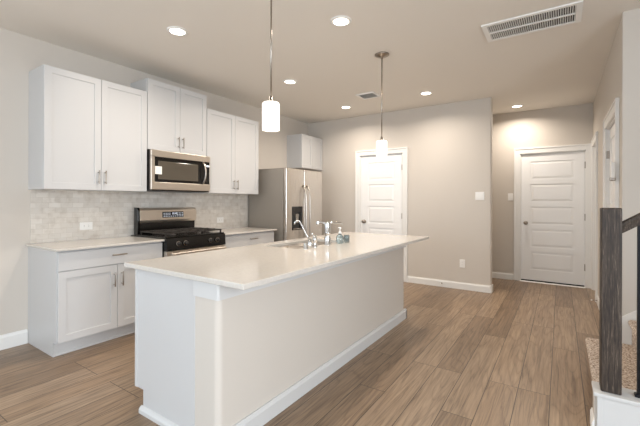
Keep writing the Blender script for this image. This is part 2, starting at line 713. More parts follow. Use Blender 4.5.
def knob(parent, c, axis):
    b = MB().lathe(c, [(0, 0), (.031, 0), (.031, .006), (.013, .01), (.012, .03), (.024, .036), (.029, .05), (.024, .062), (0, .065)], axis, 24)
    o = b.build('door_knob', 'nickel', parent)
    o['label'] = 'satin nickel round door knob'


def hinges(parent, spots):
    for lo, hi in spots:
        MB().box(lo[0], hi[0], lo[1], hi[1], lo[2], hi[2], .002).build('hinge', 'nickel', parent)


d1 = struct(panel_slab(-2.846, -2.116, 0.012, 2.042, YB + .012, -1, stile=.13).build('door_1', 'door'), 'white five panel pantry door behind the island faucet', 'door')
casing_y(-2.86, -2.102, 2.055, YB, -1, .085).build('door_frame', 'trim', d1)
knob(d1, (-2.785, YB + .012, 0.937), (0, -1, 0))
hinges(d1, [((-2.118, YB - .004, z), (-2.106, YB + .012, z + .09)) for z in (.25, 1.0, 1.78)])

d2 = struct(panel_slab(-0.531, 0.293, 0.03, 2.036, YF + .012, -1, stile=.125).build('door_2', 'door'), 'white five panel front door at the end of the entry hall', 'door')
casing_y(-0.545, 0.307, 2.05, YF, -1, .09).build('door_frame', 'trim', d2)
knob(d2, (-0.468, YF + .012, 0.94), (0, -1, 0))
hinges(d2, [((.293, YF - .006, z), (.306, YF + .012, z + .1)) for z in (.25, 1.0, 1.78)])
o = MB().box(-0.533, 0.295, YF, YF + .05, 0.012, 0.030).build('weather_strip', 'rubber', d2)
o['label'] = 'black rubber weather strip'
MB().prism([(YF - .035, 0), (YF + .06, 0), (YF + .06, .012), (YF - .02, .012)], 'x', -0.544, 0.306).build('threshold', 'trim', d2)


def door_x(name, y0, y1, z1, label, rec, knob_at=None, w=.095):
    """closed door in the hall's right-hand wall, facing -X"""
    b = MB()
    xf = XR + rec
    b.box(xf + .009, xf + .035, y0 + .014, y1 - .014, .012, z1 - .014)
    st = .11
    b.box(xf, xf + .012, y0 + .014, y0 + .014 + st, .012, z1 - .014)
    b.box(xf, xf + .012, y1 - .014 - st, y1 - .014, .012, z1 - .014)
    hh = (z1 - .03 - .11 - .17 - .075 * 4) / 5
    z = .012
    for k in range(6):
        r = .17 if k == 0 else (.11 if k == 5 else .075)
        b.box(xf, xf + .012, y0 + st, y1 - st, z, z + r)
        if k < 5:
            b.box(xf + .002, xf + .01, y0 + st + .045, y1 - st - .045, z + r + .03, z + r + hh - .03, .004)
        z += r + hh
    d = struct(b.build(name, 'door'), label, 'door')
    c = MB()
    for t, u, e in ((.018, w, 0), (.026, .02, .001)):
        c.box(XR - t, XR, y0 - w - e, y0 - w + u, 0, z1 + w - u, .003)
        c.box(XR - t, XR, y1 + w - u, y1 + w + e, 0, z1 + w - u, .003)
        c.box(XR - t, XR, y0 - w - e, y1 + w + e, z1 + w - u, z1 + w + e, .003)
    c.box(XR, XR + .13, y0, y0 + .012, 0, z1)
    c.box(XR, XR + .13, y1 - .012, y1, 0, z1)
    c.box(XR, XR + .13, y0, y1, z1 - .012, z1)
    c.build('door_frame', 'trim', d)
    return d


d3 = door_x('door_3', 3.87, 4.72, 2.03, 'white hall door on the pale wall behind the newel post', .022)
hinges(d3, [((XR - .004, 4.705, z), (XR + .02, 4.722, z + .08)) for z in (1.72, 1.0, .2)])
d4 = door_x('door_4', 5.86, 6.54, 2.08, 'white closet door tight beside the front door', .03)

tst = thing('thermostat', (XR - .018, 3.80, 1.47), 'small white wall control on the hall door casing above the newel post', 'thermostat')
MB().box(XR - .055, XR - .024, 3.75, 3.815, 1.47, 1.60, .006).build('housing', 'white', tst)
o = MB().box(XR - .06, XR - .024, 3.752, 3.813, 1.448, 1.474, .004).build('base_clip', 'nickel', tst)
MB().box(XR - .0275, XR - .0175, 3.77, 3.82, 1.475, 1.58, .002).build('mounting_plate', 'white', tst)


# ------------------------------------------------------------------ cabinets
def bar_pull(parent, p, axis, length, out=(1, 0, 0)):
    """brushed bar handle centred at p on the door face"""
    p, ax, ou = Vector(p), Vector(axis), Vector(out)
    b = MB()
    b.cyl(p - ax * length / 2 + ou * .03, p + ax * length / 2 + ou * .03, .0058, seg=14, bev=.002)
    for s in (-1, 1):
        q = p + ax * s * length * .36
        b.cyl(q, q + ou * .03, .0045, seg=12)
    o = b.build('handle', 'nickel', parent)
    return o


def shaker(x, y0, y1, z0, z1, sgn=1, st=.058, bev=.0015):
    """shaker door: frame and recessed panel; back face at x, front at x+.019*sgn"""
    b = MB()
    f = x + sgn * .019
    b.box(x, f, y0, y0 + st, z0, z1, bev)
    b.box(x, f, y1 - st, y1, z0, z1, bev)
    b.box(x, f, y0 + st - .001, y1 - st + .001, z0, z0 + st, bev)
    b.box(x, f, y0 + st - .001, y1 - st + .001, z1 - st, z1, bev)
    b.box(x, x + sgn * .011, y0 + st - .002, y1 - st + .002, z0 + st - .002, z1 - st + .002)
    return b


def wall_cab(y0, y1, z0, z1, xf, split, label, pull_z=None, doors=2):
    t = thing('wall_cabinet', (XL, (y0 + y1) / 2, z0), label, 'cabinet', 'white wall cabinets along the kitchen wall')
    MB().box(XL, xf - .02, y0, y1, z0, z1, .0015).build('cabinet_box', 'cab', t)
    g = .0018
    yy = [y0 + .002, split, y1 - .002] if doors == 2 else [y0 + .002, y1 - .002]
    for k in range(len(yy) - 1):
        d = shaker(xf - .0195, yy[k] + (g if k else 0), yy[k + 1] - (g if k < len(yy) - 2 else 0), z0 + .003, z1 - .003).build('door', 'cab', t)
        if pull_z is not None:
            yp = split - .030 if k == 0 else split + .030
            bar_pull(d, (xf, yp, pull_z), (0, 0, 1), .125)
    return t


wall_cab(1.220, 2.131, 1.37, 2.425, -3.62, 1.678, 'white two-door wall cabinet before the microwave, at the open end of the row', 1.495)
wall_cab(2.135, 2.897, 1.820, 2.573, -3.62, 2.525, 'taller-set white wall cabinet directly above the microwave', 1.935)
wall_cab(2.901, 3.812, 1.372, 2.42, -3.62, 3.362, 'white two-door wall cabinet between the microwave and the refrigerator', 1.49)
wall_cab(4.872, 5.505, 1.845, 2.42, -3.635, 5.19, 'short white wall cabinet in the corner above the refrigerator', None)


def base_cab(y0, y1, split, label, end_panel, drawer_pull):
    XF = -3.34
    t = thing('base_cabinet', ((XL + XF) / 2, (y0 + y1) / 2, 0), label, 'cabinet', 'white base cabinets beside the range')
    MB().box(XL + .022, XF - .02, y0, y1, .118, .865, .0015).build('cabinet_box', 'cab', t)
    MB().box(XL + .022, XF - .082, y0 + .004, y1, 0, .118).build('toe_kick', 'cab', t)
    if end_panel:
        b = MB().prism([(XL + .001, 0), (-3.423, 0), (-3.423, .117), (XF - .0195, .117), (XF - .0195, .8655), (XL + .001, .8655)], 'y', y0 - .004, y0 + .002)
        b.build('end_panel', 'cab', t)
    # shoe strip at the floor along the kick
    MB().box(-3.43, -3.415, y0 - .004, y1, 0, .02, .004).build('base_shoe', 'cab', t)
    d = MB().box(XF - .0195, XF, y0 + .002, y1 - .002, .702, .852, .0015).build('drawer', 'cab', t)
    bar_pull(d, (XF, drawer_pull, .787), (0, 1, 0), .13)
    for k, (a, c) in enumerate([(y0 + .002, split - .0018), (split + .0018, y1 - .002)]):
        dd = shaker(XF - .0195, a, c, .124, .696).build('door', 'cab', t)
        bar_pull(dd, (XF, split - .035 if k == 0 else split + .035, .567), (0, 0, 1), .13)
    return t


base_cab(1.224, 2.132, 1.69, 'white base cabinet with one wide drawer, open-ended, beside the range', True, 1.697)
base_cab(2.912, 3.832, 3.372, 'white base cabinet with wide drawer between the range and the refrigerator', False, 3.416)
for (y0, y1, lab) in [(1.197, 2.136, 'cream quartz countertop beside the range, with the open end toward the room'), (2.908, 3.862, 'cream quartz countertop between the range and the refrigerator')]:
    o = MB().box(XL + .008, -3.31, y0, y1, .866, .885, .004).build('countertop', 'quartz')
    tag(o, lab, 'countertop', 'quartz countertops along the kitchen wall')


# ------------------------------------------------------------------ range
R = thing('gas_range', (-3.62, 2.522, 0), 'stainless and black gas range standing between the base cabinets', 'stove')
y0, y1 = 2.138, 2.898
MB().box(-3.95, -3.335, y0, y1, .02, .893, .003).build('body', 'black', R)
for yy in (y0 + .06, y1 - .06):
    for xx in (-3.88, -3.40):
        MB().cyl((xx, yy, 0), (xx, yy, .022), .018, seg=14).build('foot', 'rubber', R)
MB().box(-3.88, -3.30, y0 - .001, y1 + .001, .893, .908, .005).build('cooktop', 'black', R)
cp = MB().prism([(-3.335, .768), (-3.272, .768), (-3.284, .893), (-3.335, .893)], 'y', y0 + .002, y1 - .002).build('control_panel', 'black', R)
for yk in (2.272, 2.357, 2.682, 2.775):
    kb = MB().lathe((-3.277, yk, .832), [(0, 0), (.023, 0), (.023, .006), (.019, .009), (.018, .026), (.015, .03), (0, .031)], (1, 0, .09), 20)
    kb.box(-3.25, -3.243, yk - .0035, yk + .0035, .818, .850, .001)
    k = kb.build('knob', 'dark', cp)
    MB().lathe((-3.2765, yk, .832), [(.0225, .001), (.0265, .001), (.0265, .003), (.0225, .003), (.0225, .001)], (1, 0, .09), 24).build('knob_ring', 'nickel', cp)
od = MB().box(-3.335, -3.285, y0 + .004, y1 - .004, .21, .762, .004).build('oven_door', 'steelh', R)
MB().box(-3.29, -3.2835, y0 + .09, y1 - .09, .30, .62, .003).build('oven_window', 'glass_black', od)
hb = MB().cyl((-3.235, y0 + .03, .735), (-3.235, y1 - .03, .735), .013, seg=18, bev=.003)
for yy in (y0 + .07, y1 - .07):
    hb.box(-3.29, -3.235, yy - .012, yy + .012, .726, .744, .003)
hb.build('handle', 'steelh', od)
MB().box(-3.335, -3.287, y0 + .004, y1 - .004, .05, .2, .004).build('storage_drawer', 'steelh', R)
# backguard
bg = MB().prism([(-3.8900, .893), (-3.8350, .893), (-3.8350, 1.035), (-3.8900, 1.035)], 'y', y0 + .012, y1 - .012).build('backguard', 'black', R)
st = MB().prism([(-3.8900, 1.03), (-3.8220, 1.03), (-3.8140, 1.055), (-3.8180, 1.165), (-3.8320, 1.19), (-3.8900, 1.195)], 'y', y0 + .028, y1 - .001, .003).build('backguard_face', 'steelh', bg)
MB().prism([(-3.8920, .905), (-3.8250, .905), (-3.8120, 1.05), (-3.8160, 1.168), (-3.8300, 1.198), (-3.8920, 1.2)], 'y', y0 + .004, y0 + .03, .003).build('side_cap', 'black', bg)
dp = MB().box(-3.8180, -3.8125, 2.432, 2.712, 1.08, 1.148, .002).build('display', 'black', bg)
dg = MB()
random.seed(9)
for row, zz in enumerate((1.090, 1.108, 1.126)):
    for k in range(11):
        yk = 2.447 + k * .0245
        if 3 < k < 7 and row > 0:
            continue
        dg.box(-3.8132, -3.8115, yk, yk + .011, zz, zz + .008)
# clock digits 12:00 style segments
for k, yk in enumerate((2.556, 2.572, 2.592, 2.608)):
    dg.box(-3.8132, -3.8113, yk, yk + .003, 1.114, 1.136)
    dg.box(-3.8132, -3.8113, yk + .008, yk + .011, 1.114, 1.136)
    dg.box(-3.8132, -3.8113, yk, yk + .011, 1.133, 1.136)
dg.build('display_marks', 'screen', dp)
# burners and grates
for (bx, by) in [(-3.70, 2.30), (-3.70, 2.745), (-3.45, 2.30), (-3.45, 2.745), (-3.575, 2.522)]:
    MB().lathe((bx, by, .908), [(0, 0), (.05, 0), (.05, .008), (.036, .01), (.036, .017), (.03, .02), (0, .02)], (0, 0, 1), 24).build('burner', 'blackm', R)
for (ga, gb) in [(2.160, 2.396), (2.404, 2.640), (2.648, 2.884)]:
    b = MB()
    zt = .945
    for xx in (-3.80, -3.335):
        b.box(xx - .006, xx + .006, ga, gb, zt - .014, zt, .003)
    for yy in (ga + .006, gb - .006):
        b.box(-3.80, -3.335, yy - .006, yy + .006, zt - .014, zt, .003)
    b.box(-3.80, -3.335, (ga + gb) / 2 - .005, (ga + gb) / 2 + .005, zt - .012, zt + .003, .003)
    for xx in (-3.70, -3.575, -3.45):
        b.box(xx - .005, xx + .005, ga, gb, zt - .012, zt + .003, .003)
    for xx in (-3.795, -3.34):
        for yy in (ga + .008, gb - .008):
            b.box(xx - .007, xx + .007, yy - .007, yy + .007, .908, zt - .008)
    b.build('grate', 'blackm', R)

# ------------------------------------------------------------------ microwave
Mw = thing('microwave', (-3.72, 2.5235, 1.3765), 'stainless over-the-range microwave mounted under the middle wall cabinet', 'microwave')
xa = -3.55
MB().box(XL + .002, xa - .03, 2.140, 2.894, 1.3866, 1.8157, .002).build('casing', 'dark', Mw)
MB().box(XL + .05, xa - .012, 2.145, 2.889, 1.3785, 1.3937, .003).build('vent_base', 'dark', Mw)
fb = MB()
fb.box(xa - .03, xa, 2.137, 2.8965, 1.7416, 1.8137, .004)
fb.box(xa - .03, xa, 2.137, 2.8965, 1.3937, 1.4749, .004)
fb.box(xa - .03, xa, 2.137, 2.175, 1.4627, 1.7569, .004)
fb.box(xa - .03, xa, 2.884, 2.8965, 1.4627, 1.7569, .003)
ff = fb.build('front_frame', 'steelh', Mw)
dw = MB().box(xa - .03, xa - .006, 2.1746, 2.8177, 1.4729, 1.7437).build('door_glass', 'black', Mw)
MB().box(xa - .01, xa - .0035, 2.2162, 2.7234, 1.5033, 1.7011, .004).build('viewing_window', 'glass_black', dw)
MB().box(xa - .012, xa - .0025, 2.1807, 2.2578, 1.5570, 1.6412).build('sticker', 'sticker', dw)
pts = [(xa - .004 + .052 * math.sin(PI * k / 12) ** .7 if 0 < k < 12 else xa - .004, 2.7913, 1.4789 + .262 * k / 12) for k in range(13)]
hm = MB()
hm.tube([(px, py, pz) for px, py, pz in pts], [.010] * 13, 12)
hm.build('handle', 'steel', dw)
cpn = MB().box(xa - .03, xa - .004, 2.8207, 2.886, 1.4729, 1.7437, .001).build('control_panel', 'black', Mw)
MB().box(xa - .005, xa - .0032, 2.8400, 2.8907, 1.6838, 1.7061).build('clock', 'screen', cpn)

# ------------------------------------------------------------------ refrigerator
F = thing('refrigerator', (-3.58, 4.385, 0), 'stainless side-by-side refrigerator with grey side at the end of the counter', 'refrigerator')
fy0, fy1, fx = 3.930, 4.842, -3.20
MB().box(-3.945, fx - .065, fy0, fy1, .03, 1.728, .004).build('body', 'grey', F)
MB().box(-3.9, fx - .05, fy0 + .02, fy1 - .02, 0, .06).build('toe_grille', 'dark', F)
sp_y = 4.352
dl = MB().box(fx - .06, fx, fy0, sp_y - .003, .065, 1.748, .012, 3).build('door', 'steel', F)
dr = MB().box(fx - .06, fx, sp_y + .003, fy1, .065, 1.748, .012, 3).build('door', 'steel', F)
for d, yy in ((dl, sp_y - .032), (dr, sp_y + .062)):
    n = 16
    z0_, z1_ = .55, 1.515
    pts = []
    for k in range(n + 1):
        s = k / n
        pts.append((fx + .004 + .05 * min(1, math.sin(PI * s) * 3.2) + .012 * math.sin(PI * s), yy, z0_ + (z1_ - z0_) * s))
    MB().tube(pts, .0125, 12).build('handle', 'steel', d)
MB().box(-3.9, fx - .01, fy0 + .03, fy0 + .13, 1.728, 1.752, .005).build('hinge_cover', 'grey', F)
MB().box(-3.9, fx - .01, fy1 - .13, fy1 - .03, 1.728, 1.752, .005).build('hinge_cover', 'grey', F)
ds = MB().box(fx - .02, fx + .003, 4.055, 4.312, .855, 1.20, .006).build('ice_dispenser', 'black', dl)
MB().box(fx + .001, fx + .006, 4.07, 4.297, 1.11, 1.185, .002).build('dispenser_panel', 'dark', ds)
MB().box(fx + .001, fx + .02, 4.075, 4.268, .868, .882, .003).build('drip_tray', 'nickel', ds)
MB().box(fx + .002, fx + .012, 4.14, 4.20, .96, 1.09, .005).build('paddle', 'grey', ds)

# ------------------------------------------------------------------ island
IX0, IX1, IY0, IY1 = -2.165, -1.42, 1.21, 3.785
I = thing('kitchen_island', ((IX0 + IX1) / 2, (IY0 + IY1) / 2, 0), 'long white and beige kitchen island standing in the middle of the floor', 'kitchen island')
# the drywall knee wall with rounded outside corner
r = .032
arc = [(IX1 - r + r * math.sin(a), IY0 + r - r * math.cos(a)) for a in [i * PI / 2 / 6 for i in range(7)]]
arc2 = [(IX1 - r + r * math.cos(a), IY1 - r + r * math.sin(a)) for a in [i * PI / 2 / 6 for i in range(7)]]
kw = MB().prism([(-1.60, IY0)] + arc + arc2 + [(-1.60, IY1)], 'z', 0, .861)
o = kw.build('knee_wall', 'wall', I)
o['label'] = 'beige painted drywall side of the island'
ip = MB().prism([(-1.601, .0), (-2.085, .0), (-2.085, .135), (IX0 - .008, .135), (IX0 - .008, .861), (-1.601, .861)], 'y', IY0 - .002, IY0 + .018)
ip.box(IX0 - .008, IX0 + .016, IY0 - .006, IY0 + .018, .135, .861, .001)
ip.build('end_panel', 'cab', I)
cbx = MB().box(-2.14, -1.601, IY0 + .0185, IY0 + .036, .118, .8605)
cbx.box(-2.14, -1.601, IY1 - .036, IY1 - .02, .118, .8605)
cbx.box(-2.14, -2.122, IY0 + .036, IY1 - .036, .1185, .86)
cbx.box(-2.122, -1.601, IY0 + .036, IY1 - .036, .1185, .136)
cbx.build('cabinet_box', 'cab', I)
MB().box(-2.085, -1.6, IY0 + .018, IY1 - .02, 0, .118).build('toe_kick', 'cab', I)
tb = MB()
e_ = .012
tb.prism([(-1.603, IY0 - e_), (IX1 + e_ - .008, IY0 - e_), (IX1 + e_, IY0 - e_ + .008), (IX1 + e_, IY1 + e_), (-1.603, IY1 + e_), (-1.603, IY1 - .02), (IX1 - .02, IY1 - .02), (IX1 - .02, IY0 + .02), (-1.603, IY0 + .02)], 'z', .776, .8615)
tb.build('trim_band', 'satin', I)
b = MB()
b.prism([(IX1 + u, v) for u, v in base_profile(.022, .10)], 'y', IY0 - .004, IY1 + .022)
b.prism([(IY1 + u, v) for u, v in base_profile(.022, .10)], 'x', -1.6, IX1 + .022)
b.build('baseboard', 'satin', I)
MB().prism([(IY0 - .002, 0), (IY0 - .022, 0), (IY0 - .022, .022), (IY0 - .012, .035), (IY0 - .002, .04)], 'x', -2.10, IX1 + .02).build('base_shoe', 'satin', I)
yy = [IY0 + .02, 1.68, 2.20, 2.66, 3.12, 3.77]
for a, c in zip(yy, yy[1:]):
    d = shaker(-2.14, a + .002, c - .002, .124, .69, -1).build('door', 'cab', I)
    bar_pull(d, (-2.159, c - .04, .60), (0, 0, 1), .13, (-1, 0, 0))
    MB().box(-2.159, -2.14, a + .002, c - .002, .70, .85, .0015).build('drawer', 'cab', I)

# countertop with sink cut-out
CX0, CX1, CY0, CY1, CZ0, CZ1 = -2.247, -1.207, 1.174, 3.968, .862, .890
SX0, SX1, SY0, SY1 = -2.115, -1.755, 2.30, 3.06
b = bmesh.new()


def loop(x0, x1, y0, y1, z):
    return [b.verts.new(p) for p in ((x0, y0, z), (x1, y0, z), (x1, y1, z), (x0, y1, z))]


oT, iT = loop(CX0, CX1, CY0, CY1, CZ1), loop(SX0, SX1, SY0, SY1, CZ1)
oB, iB = loop(CX0, CX1, CY0, CY1, CZ0), loop(SX0, SX1, SY0, SY1, CZ0)
for k in range(4):
    k2 = (k + 1) % 4
    b.faces.new((oT[k], oT[k2], iT[k2], iT[k]))
    b.faces.new((oB[k2], oB[k], iB[k], iB[k2]))
    b.faces.new((oB[k], oB[k2], oT[k2], oT[k]))
    b.faces.new((iB[k2], iB[k], iT[k], iT[k2]))
bmesh.ops.recalc_face_normals(b, faces=b.faces)
ring = set(map(frozenset, [(oT[k], oT[(k + 1) % 4]) for k in range(4)] + [(oB[k], oB[(k + 1) % 4]) for k in range(4)] + [(oT[k], oB[k]) for k in range(4)] + [(iT[k], iT[(k + 1) % 4]) for k in range(4)]))
bmesh.ops.bevel(b, geom=[e for e in b.edges if frozenset(e.verts) in ring], offset=.004, segments=2, profile=.5, affect='EDGES')
mb = MB()
mb.bm.free()
mb.bm = b
tag(mb.build('island_countertop', 'quartz'), 'long cream quartz countertop on the kitchen island, with sink cut-out', 'countertop')

# double-bowl sink
SK = thing('kitchen_sink', ((SX0 + SX1) / 2, (SY0 + SY1) / 2, .66), 'double-bowl stainless sink set into the island countertop', 'sink')


def bowl(x0, x1, y0, y1, zt, zb, r=.03, t=.002):
    b = bmesh.new()

    def ring_(x0, x1, y0, y1, z, r):
        out = []
        for cx, cy, a0 in ((x1 - r, y1 - r, 0), (x0 + r, y1 - r, PI / 2), (x0 + r, y0 + r, PI), (x1 - r, y0 + r, 1.5 * PI)):
            for k in range(6):
                a = a0 + k * PI / 10
                out.append(b.verts.new((cx + r * math.cos(a), cy + r * math.sin(a), z)))
        return out
    rs = [ring_(x0 - .012, x1 + .012, y0 - .012, y1 + .012, zt, r), ring_(x0, x1, y0, y1, zt, r), ring_(x0 + .004, x1 - .004, y0 + .004, y1 - .004, zb + .02, r), ring_(x0 + .02, x1 - .02, y0 + .02, y1 - .02, zb, r)]
    for A, B in zip(rs, rs[1:]):
        for k in range(len(A)):
            f = b.faces.new((A[k], A[(k + 1) % len(A)], B[(k + 1) % len(A)], B[k]))
            f.smooth = True
    b.faces.new(rs[-1])
    bmesh.ops.recalc_face_normals(b, faces=b.faces)
    m = MB()
    m.bm.free()
    m.bm = b
    return m


sm = 2.645
for a, c in ((SY0 + .006, sm - .012), (sm + .012, SY1 - .006)):
    bw = bowl(SX0 + .006, SX1 - .006, a, c, .861, .675).build('basin', 'sinksteel', SK)
    MB().lathe(((SX0 + SX1) / 2, (a + c) / 2, .675), [(0, .003), (.03, .003), (.042, .004), (.045, 0), (0, -.004)], (0, 0, 1), 24).build('drain', 'chrome', bw)

# faucets
fc = thing('kitchen_faucet', (-1.70, 2.66, .89), 'chrome single-handle faucet with thick upright body on the island countertop', 'faucet')
MB().lathe((-1.70, 2.66, .89), [(0, 0), (.033, 0), (.033, .006), (.028, .012), (.027, .10), (.029, .105), (.029, .112), (.026, .116), (.028, .185), (.026, .198), (.012, .206), (0, .207)], (0, 0, 1), 28).build('body', 'chrome', fc)
sp_ = MB().tube([(-1.70, 2.66, 1.075), (-1.74, 2.655, 1.084), (-1.77, 2.65, 1.087), (-1.795, 2.647, 1.086)], [.013, .012, .011, .011], 14)
sp_.cyl((-1.795, 2.647, 1.096), (-1.795, 2.647, 1.062), .0145, seg=18, bev=.003)
sp_.build('spout', 'chrome', fc)
MB().tube([(-1.70, 2.66, 1.085), (-1.67, 2.72, 1.087), (-1.645, 2.785, 1.080), (-1.635, 2.805, 1.068)], [.011, .009, .0085, .008], 14).build('handle', 'chrome', fc)

gf = thing('filter_faucet', (-1.70, 2.445, .89), 'chrome gooseneck water faucet with slim spout in the island sink row', 'faucet')
MB().lathe((-1.70, 2.462, .89), [(0, 0), (.024, 0), (.024, .006), (.018, .012), (.017, .05), (.02, .055), (.02, .075), (.014, .085), (.012, .105), (0, .108)], (0, 0, 1), 24).build('body', 'chrome', gf)
MB().tube([(-1.70, 2.462, .98), (-1.705, 2.44, 1.0), (-1.71, 2.425, 1.003)], [.006, .006, .007], 10).build('lever', 'chrome', gf)
MB().lathe((-1.715, 2.41, .89), [(0, 0), (.02, 0), (.019, .03), (.014, .045), (.012, .075), (0, .08)], (0, 0, 1), 20).build('spout_base', 'chrome', gf)
g0 = Vector((-1.718, 2.408, .955))
ap = Vector((-1.785, 2.375, 1.10))
pts = [g0 + (ap - g0) * k / 5 for k in range(6)] + [(-1.796, 2.370, 1.110), (-1.81, 2.364, 1.112), (-1.823, 2.358, 1.106), (-1.829, 2.355, 1.092), (-1.829, 2.355, 1.082)]
MB().tube(pts, .0056, 12).build('spout', 'chrome', gf)

ag = MB().lathe((-1.70, 2.335, .89), [(0, 0), (.022, 0), (.022, .004), (.018, .008), (.018, .044), (.015, .05), (0, .051)], (0, 0, 1), 24).build('air_gap_cap', 'chrome')
tag(ag, 'short chrome cylindrical cap on the countertop in front of the slim faucet', 'air gap')

sb = thing('soap_dispenser', (-1.675, 2.83, .89), 'clear plastic soap bottle with white pump on the island countertop', 'soap bottle')
MB().lathe((-1.675, 2.83, .89), [(0, 0), (.028, 0), (.034, .006), (.035, .05), (.030, .068), (.014, .08), (.012, .088), (0, .088)], (0, 0, 1), 28).build('bottle', 'soap', sb)
pm = MB().lathe((-1.675, 2.83, .977), [(0, 0), (.015, 0), (.015, .018), (.006, .022), (.006, .045), (.012, .048), (.012, .058), (0, .06)], (0, 0, 1), 20)
pm.tube([(-1.675, 2.83, 1.03), (-1.70, 2.845, 1.031), (-1.712, 2.852, 1.024)], .005, 10)
pm.build('pump', 'white', sb)
gl = thing('glass_jar', (-1.67, 2.945, .89), 'small smoked glass jar just behind the soap bottle', 'jar')
MB().lathe((-1.67, 2.945, .89), [(0, 0), (.024, 0), (.027, .006), (.027, .06), (.024, .068), (.022, .068), (.022, .01), (0, .008)], (0, 0, 1), 24).build('vessel', 'gglass', gl)

# ------------------------------------------------------------------ ceiling fixtures
def lamp(parent, loc, power, size, col=LAMP_C, shape='DISK'):
    l = bpy.data.lights.new('lamp', 'AREA')
    l.shape = shape
    l.size = size
    l.spread = math.radians(155)
    l.energy = power
    l.color = col
    o = bpy.data.objects.new('lamp', l)
    COL.objects.link(o)
    o.parent = parent
    o.matrix_world = Matrix.Translation(Vector(loc))
    return o


LP = [((-2.754, 1.892), 'round recessed ceiling light over the aisle beside the microwave cabinets'),
      ((-1.489, 2.522), 'round recessed ceiling light between the two pendants'),
      ((-2.758, 3.45), 'round recessed ceiling light over the aisle, second from the cabinets at the open end'),
      ((-2.772, 4.856), 'round recessed ceiling light in front of the refrigerator, beside the small vent'),
      ((-1.514, 4.821), 'round recessed ceiling light in front of the pantry wall'),
      ((-0.559, 6.232), 'round recessed ceiling light in the entry hall')]
l0 = None
for (x, y), lab in LP:
    if l0 is None:
        l0 = thing('recessed_light', (x, y, H), lab, 'ceiling light', 'recessed ceiling lights')
        MB().lathe((x, y, H), [(.062, -.004), (.066, -.010), (.080, -.008), (.088, -.001), (.088, 0), (.062, 0), (.062, -.004)], (0, 0, 1), 40).build('trim_ring', 'white', l0)
        MB().lathe((x, y, H), [(0, -.004), (.05, -.0045), (.063, -.004), (.063, 0), (0, 0)], (0, 0, 1), 40).build('lens', 'bulb', l0)
        lamp(l0, (x, y, H - .015), LAMP_W, .12)
    else:
        dup(l0, (x, y, H), lab)


def pendant(x, y, lab):
    t = thing('pendant_light', (x, y, H), lab, 'pendant light', 'pendant lights over the island')
    MB().lathe((x, y, H), [(0, 0), (.072, 0), (.072, -.008), (.05, -.02), (.012, -.026), (.010, -.045), (0, -.045)], (0, 0, 1), 36).build('canopy', 'nickel', t)
    MB().cyl((x, y, H - .03), (x, y, 1.90), .0055, seg=12).build('rod', 'nickel', t)
    MB().lathe((x, y, 1.876), [(0, 0), (.026, 0), (.028, .004), (.026, .012), (.011, .018), (.010, .04), (0, .042)], (0, 0, 1), 28).build('socket_cap', 'nickel', t)
    s = MB().lathe((x, y, 1.710), [(.047, .006), (.050, 0), (.0535, 0), (.0535, .160), (.048, .168), (0, .168), (0, .164), (.047, .160), (.049, .150), (.047, .006)], (0, 0, 1), 40).build('shade', 'shade', t)
    s['label'] = 'lit frosted white glass cylinder shade'
    l = bpy.data.lights.new('bulb', 'POINT')
    l.energy = PEND_W
    l.color = (1.0, .84, .66)
    l.shadow_soft_size = .035
    o = bpy.data.objects.new('bulb', l)
    COL.objects.link(o)
    o.parent = t
    o.matrix_world = Matrix.Translation((x, y, 1.765))
    return t


pa = pendant(-1.486, 1.672, 'white glass cylinder pendant hanging over the near end of the island, toward the base cabinets')
pb = dup(pa, (-1.486, 3.321, H), 'white glass cylinder pendant hanging over the sink end of the island before the pantry door')

# ceiling vents
v = thing('return_air_grille', (-.212, 3.40, H), 'large white rectangular air grille on the ceiling near the hall', 'vent')
x0, x1, y0, y1 = -.556, .133, 3.225, 3.585
b = MB()
z = H - .012
for a in ((x0, x1, y0, y0 + .035), (x0, x1, y1 - .035, y1), (x0, x0 + .04, y0 + .035, y1 - .035), (x1 - .04, x1, y0 + .035, y1 - .035)):
    b.box(*a, z, H, .003)
b.box(x0 + .04, x1 - .04, (y0 + y1) / 2 - .009, (y0 + y1) / 2 + .009, z - .001, H, .002)
b.build('frame', 'white', v)
MB().box(x0 + .03, x1 - .03, y0 + .03, y1 - .03, H - .002, H).build('backing', 'ventdark', v)
b = MB()
n = 40
for k in range(n):
    xx = x0 + .045 + (x1 - x0 - .09) * k / (n - 1)
    b.prism([(xx + .005, H - .002), (xx + .0035, H - .002), (xx - .0035, H - .011), (xx - .002, H - .011)], 'y', y0 + .03, y1 - .03)
b.build('slats', 'white', v)

v = thing('ceiling_register', (-2.20, 4.49, H), 'small white supply vent on the ceiling behind the sink-end pendant', 'vent')
x0, x1, y0, y1 = -2.345, -2.075, 4.365, 4.615
b = MB()
for a in ((x0, x1, y0, y0 + .03), (x0, x1, y1 - .03, y1), (x0, x0 + .03, y0 + .03, y1 - .03), (x1 - .03, x1, y0 + .03, y1 - .03)):
    b.box(*a, H - .012, H, .003)
b.build('frame', 'white', v)
MB().box(x0 + .025, x1 - .025, y0 + .025, y1 - .025, H - .002, H).build('backing', 'ventdark', v)
b = MB()
for k in range(9):
    yy = y0 + .04 + (y1 - y0 - .08) * k / 8
    b.prism([(yy + .008, H - .002), (yy + .006, H - .002), (yy - .006, H - .012), (yy - .004, H - .012)], 'x', x0 + .025, x1 - .025)
b.build('slats', 'white', v)


